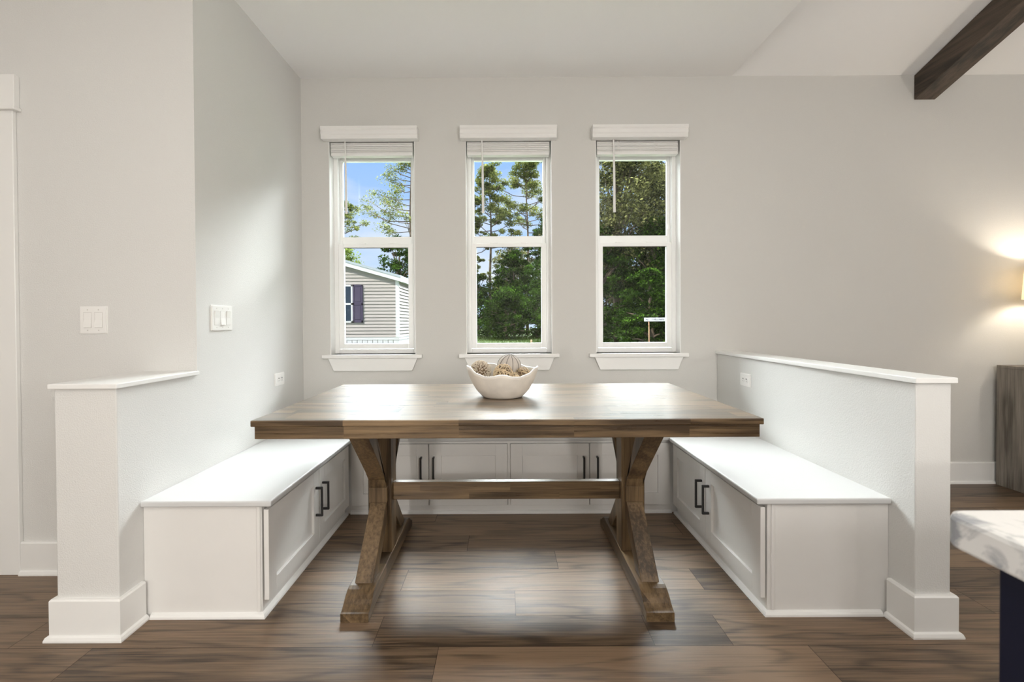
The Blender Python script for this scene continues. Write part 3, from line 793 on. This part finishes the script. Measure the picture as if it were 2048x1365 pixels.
def pine(x, y, top, crown_lo, w, label, seed, trunk_r=.16, n=34, lean=0.0, per=150, size=.085, name='pine_tree', m=None, sides=None):
    root = thing(name, (x, y, GZ-.05), label, 'tree'); rng = random.Random(seed); H = top-GZ
    b = BM(); pts = [(lean*(k/10)**1.5+.08*math.sin(k*.9+seed), .05*math.cos(k+seed), H*.97*k/10) for k in range(11)]
    add_tube(b, pts, [trunk_r*(1-.8*k/10) for k in range(11)], 8)
    def tr(z):
        k = min(9.999, max(0, z/(H*.97)*10)); i = int(k); u = k-i; A, B = Vector(pts[i]), Vector(pts[i+1]); return A+(B-A)*u
    finish('trunk', b, M_bark, root, True)
    cs = []; rs = []; b = BM()
    for i in range(n):
        f = (i+.5)/n; z = (crown_lo-GZ)+(H-(crown_lo-GZ))*f
        ln = w*(.35+.65*math.sin(math.pi*min(1, .25+f*.85)))*rng.uniform(.5, 1.1)*(1-.55*f*f)
        a = i*2.4+rng.uniform(-.5, .5)
        if sides is not None and rng.random() < .6: a = sides+rng.uniform(-.7, .7)
        o = tr(z-.1*ln); e = o+Vector((math.cos(a)*ln, math.sin(a)*ln, ln*rng.uniform(.1, .55)))
        mid = (o+e)/2+Vector((0, 0, -.1*ln))
        add_tube(b, [o, mid, e], [.045, .035, .015], 5)
        cs.append(e); rs.append(rng.uniform(.32, .55)*w/2.3)
        for q in range(rng.randint(1, 3)):
            g = mid+(e-mid)*rng.uniform(.1, .9)+Vector((rng.uniform(-.5, .5), rng.uniform(-.5, .5), rng.uniform(0, .35)))*w/2.3
            add_tube(b, [mid, g], [.02, .01], 4); cs.append(g); rs.append(rng.uniform(.22, .42)*w/2.3)
    cs.append(tr(H)); rs.append(.4)
    finish('branches', b, M_bark, root, True)
    leaf_object('foliage', [tuple(c) for c in cs], rs, per, size, m or LM_pine, root, seed, .6)
    return root

def broadleaf(x, y, top, w, label, seed, m, n=150, per=130, size=.12, lo=.3, trunk_r=.14, name='broadleaf_tree', cat='tree', rmin=.45, rmax=.95):
    root = thing(name, (x, y, GZ-.05), label, cat); rng = random.Random(seed); H = top-GZ
    b = BM(); k = 8
    pts = [(.12*math.sin(i*1.1+seed), .1*math.cos(i*.8+seed), H*.85*i/k) for i in range(k+1)]
    add_tube(b, pts, [trunk_r*(1-.8*i/k) for i in range(k+1)], 8); finish('trunk', b, M_bark, root, True)
    cs = []; rs = []
    bb = BM()
    for i in range(n):
        f = rng.random()**.8; z = lo+(H-lo)*f*.97
        prof = math.sin(math.pi*min(1, .18+.80*f))**.6
        a = rng.random()*6.283; rr = w*prof*math.sqrt(rng.random())
        c = Vector((rr*math.cos(a), rr*math.sin(a), z)); cs.append(tuple(c)); rs.append(rng.uniform(rmin, rmax)*w/3)
        if i % 5 == 0:
            o = Vector((0, 0, z*.7)); add_tube(bb, [o, (o+c)/2+Vector((0, 0, .1)), c], [.05, .035, .012], 5)
    finish('branches', bb, M_bark, root, True)
    leaf_object('foliage', cs, rs, per, size, m, root, seed, .55)
    return root

# seen through the left window
pine(-8.75, 44, 17.5, 9.0, 4.2, 'pine whose branches reach in at the right of the left window', 5, .17, 26, sides=math.pi, per=80)
pine(-16.3, 46, 13.8, 9.6, 2.6, 'thin pine showing at the left edge of the left window', 9, .12, 16, sides=0, per=80)
broadleaf(-13.6, 40, 7.8, 2.7, 'sunlit yellow-green tree rising behind the roof of the house', 12, LM_bright, 70, 90, .10, 2.5)
broadleaf(-8.6, 38, 8.3, 2.1, 'darker tree behind the eave corner of the house', 13, LM_dark, 90, 110, .10, 2.0)
# middle window
pine(-1.25, 44, 16.0, 8.2, 2.9, 'tall pine left of centre in the middle window', 21, .17, 40, per=150)
pine(2.35, 46, 17.2, 10.2, 3.6, 'tall pine with open crown right of centre in the middle window', 22, .17, 34, per=150)
pine(-2.6, 42, 12.5, 5.0, 1.5, 'slim leafy pine at the left edge of the middle window', 23, .16, 26, per=110)
pine(3.1, 41, 9.5, 6.0, 1.6, 'slim dark-trunked tree at the right of the middle window', 24, .14, 20, per=100, m=LM_dark, name='slender_tree')
broadleaf(.9, 40, 7.4, 2.1, 'green tree with a ragged top in the centre of the middle window', 31, LM_dark, 130, 130, .10)
broadleaf(-2.4, 41, 5.4, 2.2, 'low green tree below the two pines, left of the ragged tree', 32, LM_dark, 100, 130, .10)
broadleaf(3.6, 39, 6.6, 2.3, 'green tree filling the lower right of the middle window', 33, LM_dark, 120, 130, .10)
broadleaf(.2, 35, 3.7, 2.1, 'bushy green shrub in front of the trees, above the lawn', 34, LM_dark, 110, 120, .09, 0, name='shrub', cat='shrub')
broadleaf(.9, 48, 9.9, 2.3, 'far green tree between the trunks of the two tall pines', 36, LM_oak, 70, 90, .11, 4)
# right window
broadleaf(6.6, 27, 12.5, 3.6, 'large oak filling the upper part of the right window', 41, LM_oak, 330, 150, .085, 3.0, .2, 'oak_tree')
broadleaf(4.9, 24, 6.2, 2.0, 'dark green tree at the left side of the right window', 42, LM_dark, 150, 140, .075, 0)
broadleaf(8.2, 25, 6.8, 2.2, 'green tree behind the street sign', 43, LM_dark, 170, 140, .075, 0)
broadleaf(6.6, 21, 3.6, 1.5, 'leafy green shrub low in the right window', 44, LM_dark, 110, 130, .065, 0, name='shrub', cat='shrub')
broadleaf(10.4, 30, 11.5, 3.4, 'tree at the right edge of the right window', 45, LM_oak, 200, 130, .10, 0)
broadleaf(3.2, 31, 8.4, 2.0, 'tree half hidden by the wall between middle and right windows', 46, LM_dark, 130, 120, .09, 0)
broadleaf(7.5, 34, 7.5, 2.0, 'green tree behind the two trees flanking the oak trunk', 47, LM_dark, 110, 110, .10, 0)
broadleaf(2.7, 36.5, 3.4, 1.4, 'low shrub at the lower right of the middle window', 48, LM_dark, 70, 110, .09, 0, name='shrub', cat='shrub')
# woodland backdrop: further trees closing the gaps
bi = [(-22, 62), (-6.0, 62), (0.2, 60), (6.5, 58), (12.5, 55), (18.5, 52)]
lbs = ['far tree beyond the left pine', 'far tree behind the house corner', 'far tree behind the ragged tree and the two pines', 'far tree behind the tree by the street sign', 'far tree behind the large oak', 'far tree beyond the tree at the right edge']
for k, ((x, y), lb) in enumerate(zip(bi, lbs)): broadleaf(x, y, 6.5 if k < 3 else 13, 3.0, lb, 60+k, LM_dark, 130, 100, .17, 0)
for x, y, t_, w_, sd, lb in ((15.5, 38, 12, 3.6, 71, 'broad dark tree further right along the wood, past the right window'), (22.5, 42, 13, 4.2, 72, 'wide dark tree second past the right window'), (31, 46, 14, 5.0, 73, 'widest dark tree at the far right end of the wood')):
    broadleaf(x, y, t_, w_, lb, sd, LM_dark, 150, 90, .17, 0)
# tall grass at the wood's edge
b_ = thing('tall_grass', (0, 30, GZ), 'long green grass along the edge of the wood', 'grass'); b_['kind'] = 'stuff'
rg = random.Random(5)
gm = leaf_mat('grass_blades', (.012, .028, .004), (.05, .075, .015))
vs = []; fs = []; tn = []
for i in range(16000):
    x = rg.uniform(-5, 14); y = rg.uniform(20, 37)-30; h = rg.uniform(.05, .16)*(2.2 if y > 3 else 1); a = rg.random()*3.14; w = .012
    n = len(vs); vs += [(x-w*math.cos(a), y-w*math.sin(a), 0), (x+w*math.cos(a), y+w*math.sin(a), 0), (x+rg.uniform(-.05, .05), y, h)]; fs.append((n, n+1, n+2)); tn.append(rg.random())
me = bpy.data.meshes.new('grass_blades'); me.from_pydata(vs, [], fs); me.materials.append(gm); me.attributes.new('tone', 'FLOAT', 'FACE').data.foreach_set('value', tn)
go = bpy.data.objects.new('grass_blades', me); C.objects.link(go); go.parent = b_

# house next door
def house():
    root = thing('neighbouring_house', (-8.1, 22, GZ), 'single-storey house with pale lap siding seen through the left window', 'house')
    M_sid = mat('vinyl_siding', (.30, .27, .265), .6, .3, noise=(1.2, .03)); M_w = mat('house_trim', (.50, .50, .53), .5)
    M_roof = mat('metal_roof', (.30, .33, .38), .6, .3); M_shut = mat('shutter_paint', (.032, .020, .055), .45); M_gls = mat('dark_glass', (.01, .02, .035), .08, .6)
    xr, xl, yf, yb = -4.09, -12.1, 18, 34; zb, ze = .575, 2.80; xm = (xr+xl)/2; s = .285; c = .128
    b = BM(); z = zb
    while z < ze+s*(xr-xm)+c:
        z1 = z+c
        xa, xc = xr, xl
        if z > ze: xa = xr-(z-ze)/s; xc = xl+(z-ze)/s
        xa1, xc1 = xr, xl
        if z1 > ze: xa1 = xr-(z1-ze)/s; xc1 = xl+(z1-ze)/s
        if xa <= xc: break
        if xa1 < xc1: xa1 = xc1 = xm
        v = [b.verts.new(p) for p in ((xc, yf-.050, z), (xa, yf-.050, z), (xa1, yf-.004, z1), (xc1, yf-.004, z1))]; b.faces.new(v)
        v2 = [b.verts.new(p) for p in ((xc, yf-.001, z), (xa, yf-.001, z), (xa, yf-.050, z), (xc, yf-.050, z))]; b.faces.new(v2)
        if z1 <= ze+.01:
            v = [b.verts.new(p) for p in ((xr+.045, yf, z), (xr+.045, yb, z), (xr+.004, yb, z1), (xr+.004, yf, z1))]; b.faces.new(v)
            v = [b.verts.new(p) for p in ((xr+.001, yf, z), (xr+.001, yb, z), (xr+.045, yb, z), (xr+.045, yf, z))]; b.faces.new(v)
        z = z1
    add_box(b, (xl, yf, zb), (xr, yb, ze))
    add_prism(b, [(xl, ze), (xr, ze), (xm, ze+s*(xr-xm))], 1, yf, yb)
    at(finish('siding', b, M_sid), root)
    # roof
    b = BM(); ov = .16; t = .09; e0 = ze-.02
    xo = xr+ov; 
    for sg in (1, -1):
        xe = xm+sg*(xo-xm)
        pts = [(xm, e0+s*(xo-xm)+.07), (xe, e0+.07), (xe, e0+.07+t), (xm, e0+s*(xo-xm)+.07+t)]
        add_prism(b, pts, 1, yf-.30, yb+.3)
    at(finish('roof', b, M_roof), root)
    b = BM()
    for sg in (1, -1):
        xe = xm+sg*(xo-xm-.01)
        pts = [(xm, e0+s*(xo-xm)-.08), (xe, e0-.08), (xe, e0+.075), (xm, e0+s*(xo-xm)+.075)]
        add_prism(b, pts, 1, yf-.27, yf-.02)
    at(finish('rake_board', b, M_w), root)
    b = BM(); add_box(b, (xr-.02, yf+.0, e0-.06), (xo, yb, e0+.07)); at(finish('eave', b, M_w), root)
    b = BM(); add_box(b, (xr-.10, yf-.050, zb-.02), (xr+.03, yf+.09, ze-.05)); at(finish('corner_trim', b, M_w), root)
    b = BM(); add_box(b, (xl, yf-.03, zb-.11), (xr+.03, yf+.02, zb+.02)); add_box(b, (xr-.01, yf, zb-.11), (xr+.03, yb, zb+.02)); at(finish('base_trim', b, M_w), root)
    b = BM()
    x = xl
    while x < xr: add_box(b, (x+.01, yf-.010, GZ-.05), (min(x+.19, xr+.01), yf+.015, zb-.11)); x += .2
    add_box(b, (xr-.02, yf, GZ-.05), (xr+.012, yb, zb-.11)); at(finish('skirting', b, M_w), root)
    # window with shutter
    wx0, wx1, wz0, wz1 = -6.75, -5.84, 1.14, 2.60
    b = BM(); f = .06
    for lo, hi in (((wx0, wz0), (wx0+f, wz1)), ((wx1-f, wz0), (wx1, wz1)), ((wx0, wz0), (wx1, wz0+f)), ((wx0, wz1-f), (wx1, wz1)), ((wx0, 1.83), (wx1, 1.90))): add_box(b, (lo[0], yf-0.095, lo[1]), (hi[0], yf-0.045, hi[1]))
    wf = at(finish('window', b, M_w), root)
    b = BM(); add_box(b, (wx0+.02, yf-0.075, wz0+.02), (wx1-.02, yf-0.065, wz1-.02)); atw(finish('pane', b, M_gls), root, wf)
    for sx0 in (-5.83, -7.14):
        b = BM(); sx1 = sx0+.385
        add_box(b, (sx0, yf-0.085, wz0), (sx1, yf-0.055, wz1))
        for za, zc in ((wz0+.10, 1.80), (1.92, wz1-.08)):
            add_box(b, (sx0+.075, yf-0.100, za+.02), (sx1-.075, yf-0.083, zc-.02), .012)
        for lo, hi in (((sx0, wz0), (sx0+.055, wz1)), ((sx1-.055, wz0), (sx1, wz1)), ((sx0, wz0), (sx1, wz0+.08)), ((sx0, wz1-.055), (sx1, wz1)), ((sx0, 1.82), (sx1, 1.90))): add_box(b, (lo[0], yf-0.103, lo[1]), (hi[0], yf-0.080, hi[1]))
        at(finish('shutter', b, M_shut), root)
house()

# street sign and stake in the lawn
def sign():
    root = thing('street_sign', (4.376, 14, GZ), 'white horizontal name sign on a rusty post, seen in the right window', 'sign')
    b = BM(); add_tube(b, [(4.376, 14, GZ-.05), (4.378, 14, .5), (4.372, 14, 1.16)], .016, 8); f = at(finish('post', b, mat('rusty_metal', (.42, .22, .13), .8, noise=(9, .6))), root)
    b = BM(); add_box(b, (4.222, 13.97, 1.132), (5.02, 13.983, 1.242), .003); sg = at(finish('sign_board', b, mat('sign_white', (.42, .41, .46), .5)), root)
    b = BM(); rng = random.Random(2); x = 4.27
    while x < 4.95:                       # lettering too small to read: dark letter strokes
        w = rng.uniform(.018, .034)
        for k in range(3):
            if rng.random() < .75: add_box(b, (x+rng.uniform(0, w*.5), 13.966, 1.16+rng.uniform(0, .03)), (x+w*rng.uniform(.6, 1), 13.9695, 1.185+rng.uniform(0, .03)))
        x += w+.014
        if rng.random() < .15: x += .03
    atw(finish('lettering', b, mat('sign_ink', (.10, .08, .14), .6)), root, sg)
sign()
b = BM(); add_tube(b, [(1.30, 22.0, GZ-.05), (1.30, 22.0, GZ+.40), (1.302, 22.0, GZ+.44)], [.045, .042, .02], 8)
tag(finish('wooden_stake', b, mat('pale_stake', (.45, .30, .20), .8, noise=(12, .3))), 'short brown wooden stake standing in the lawn, middle window', 'stake')
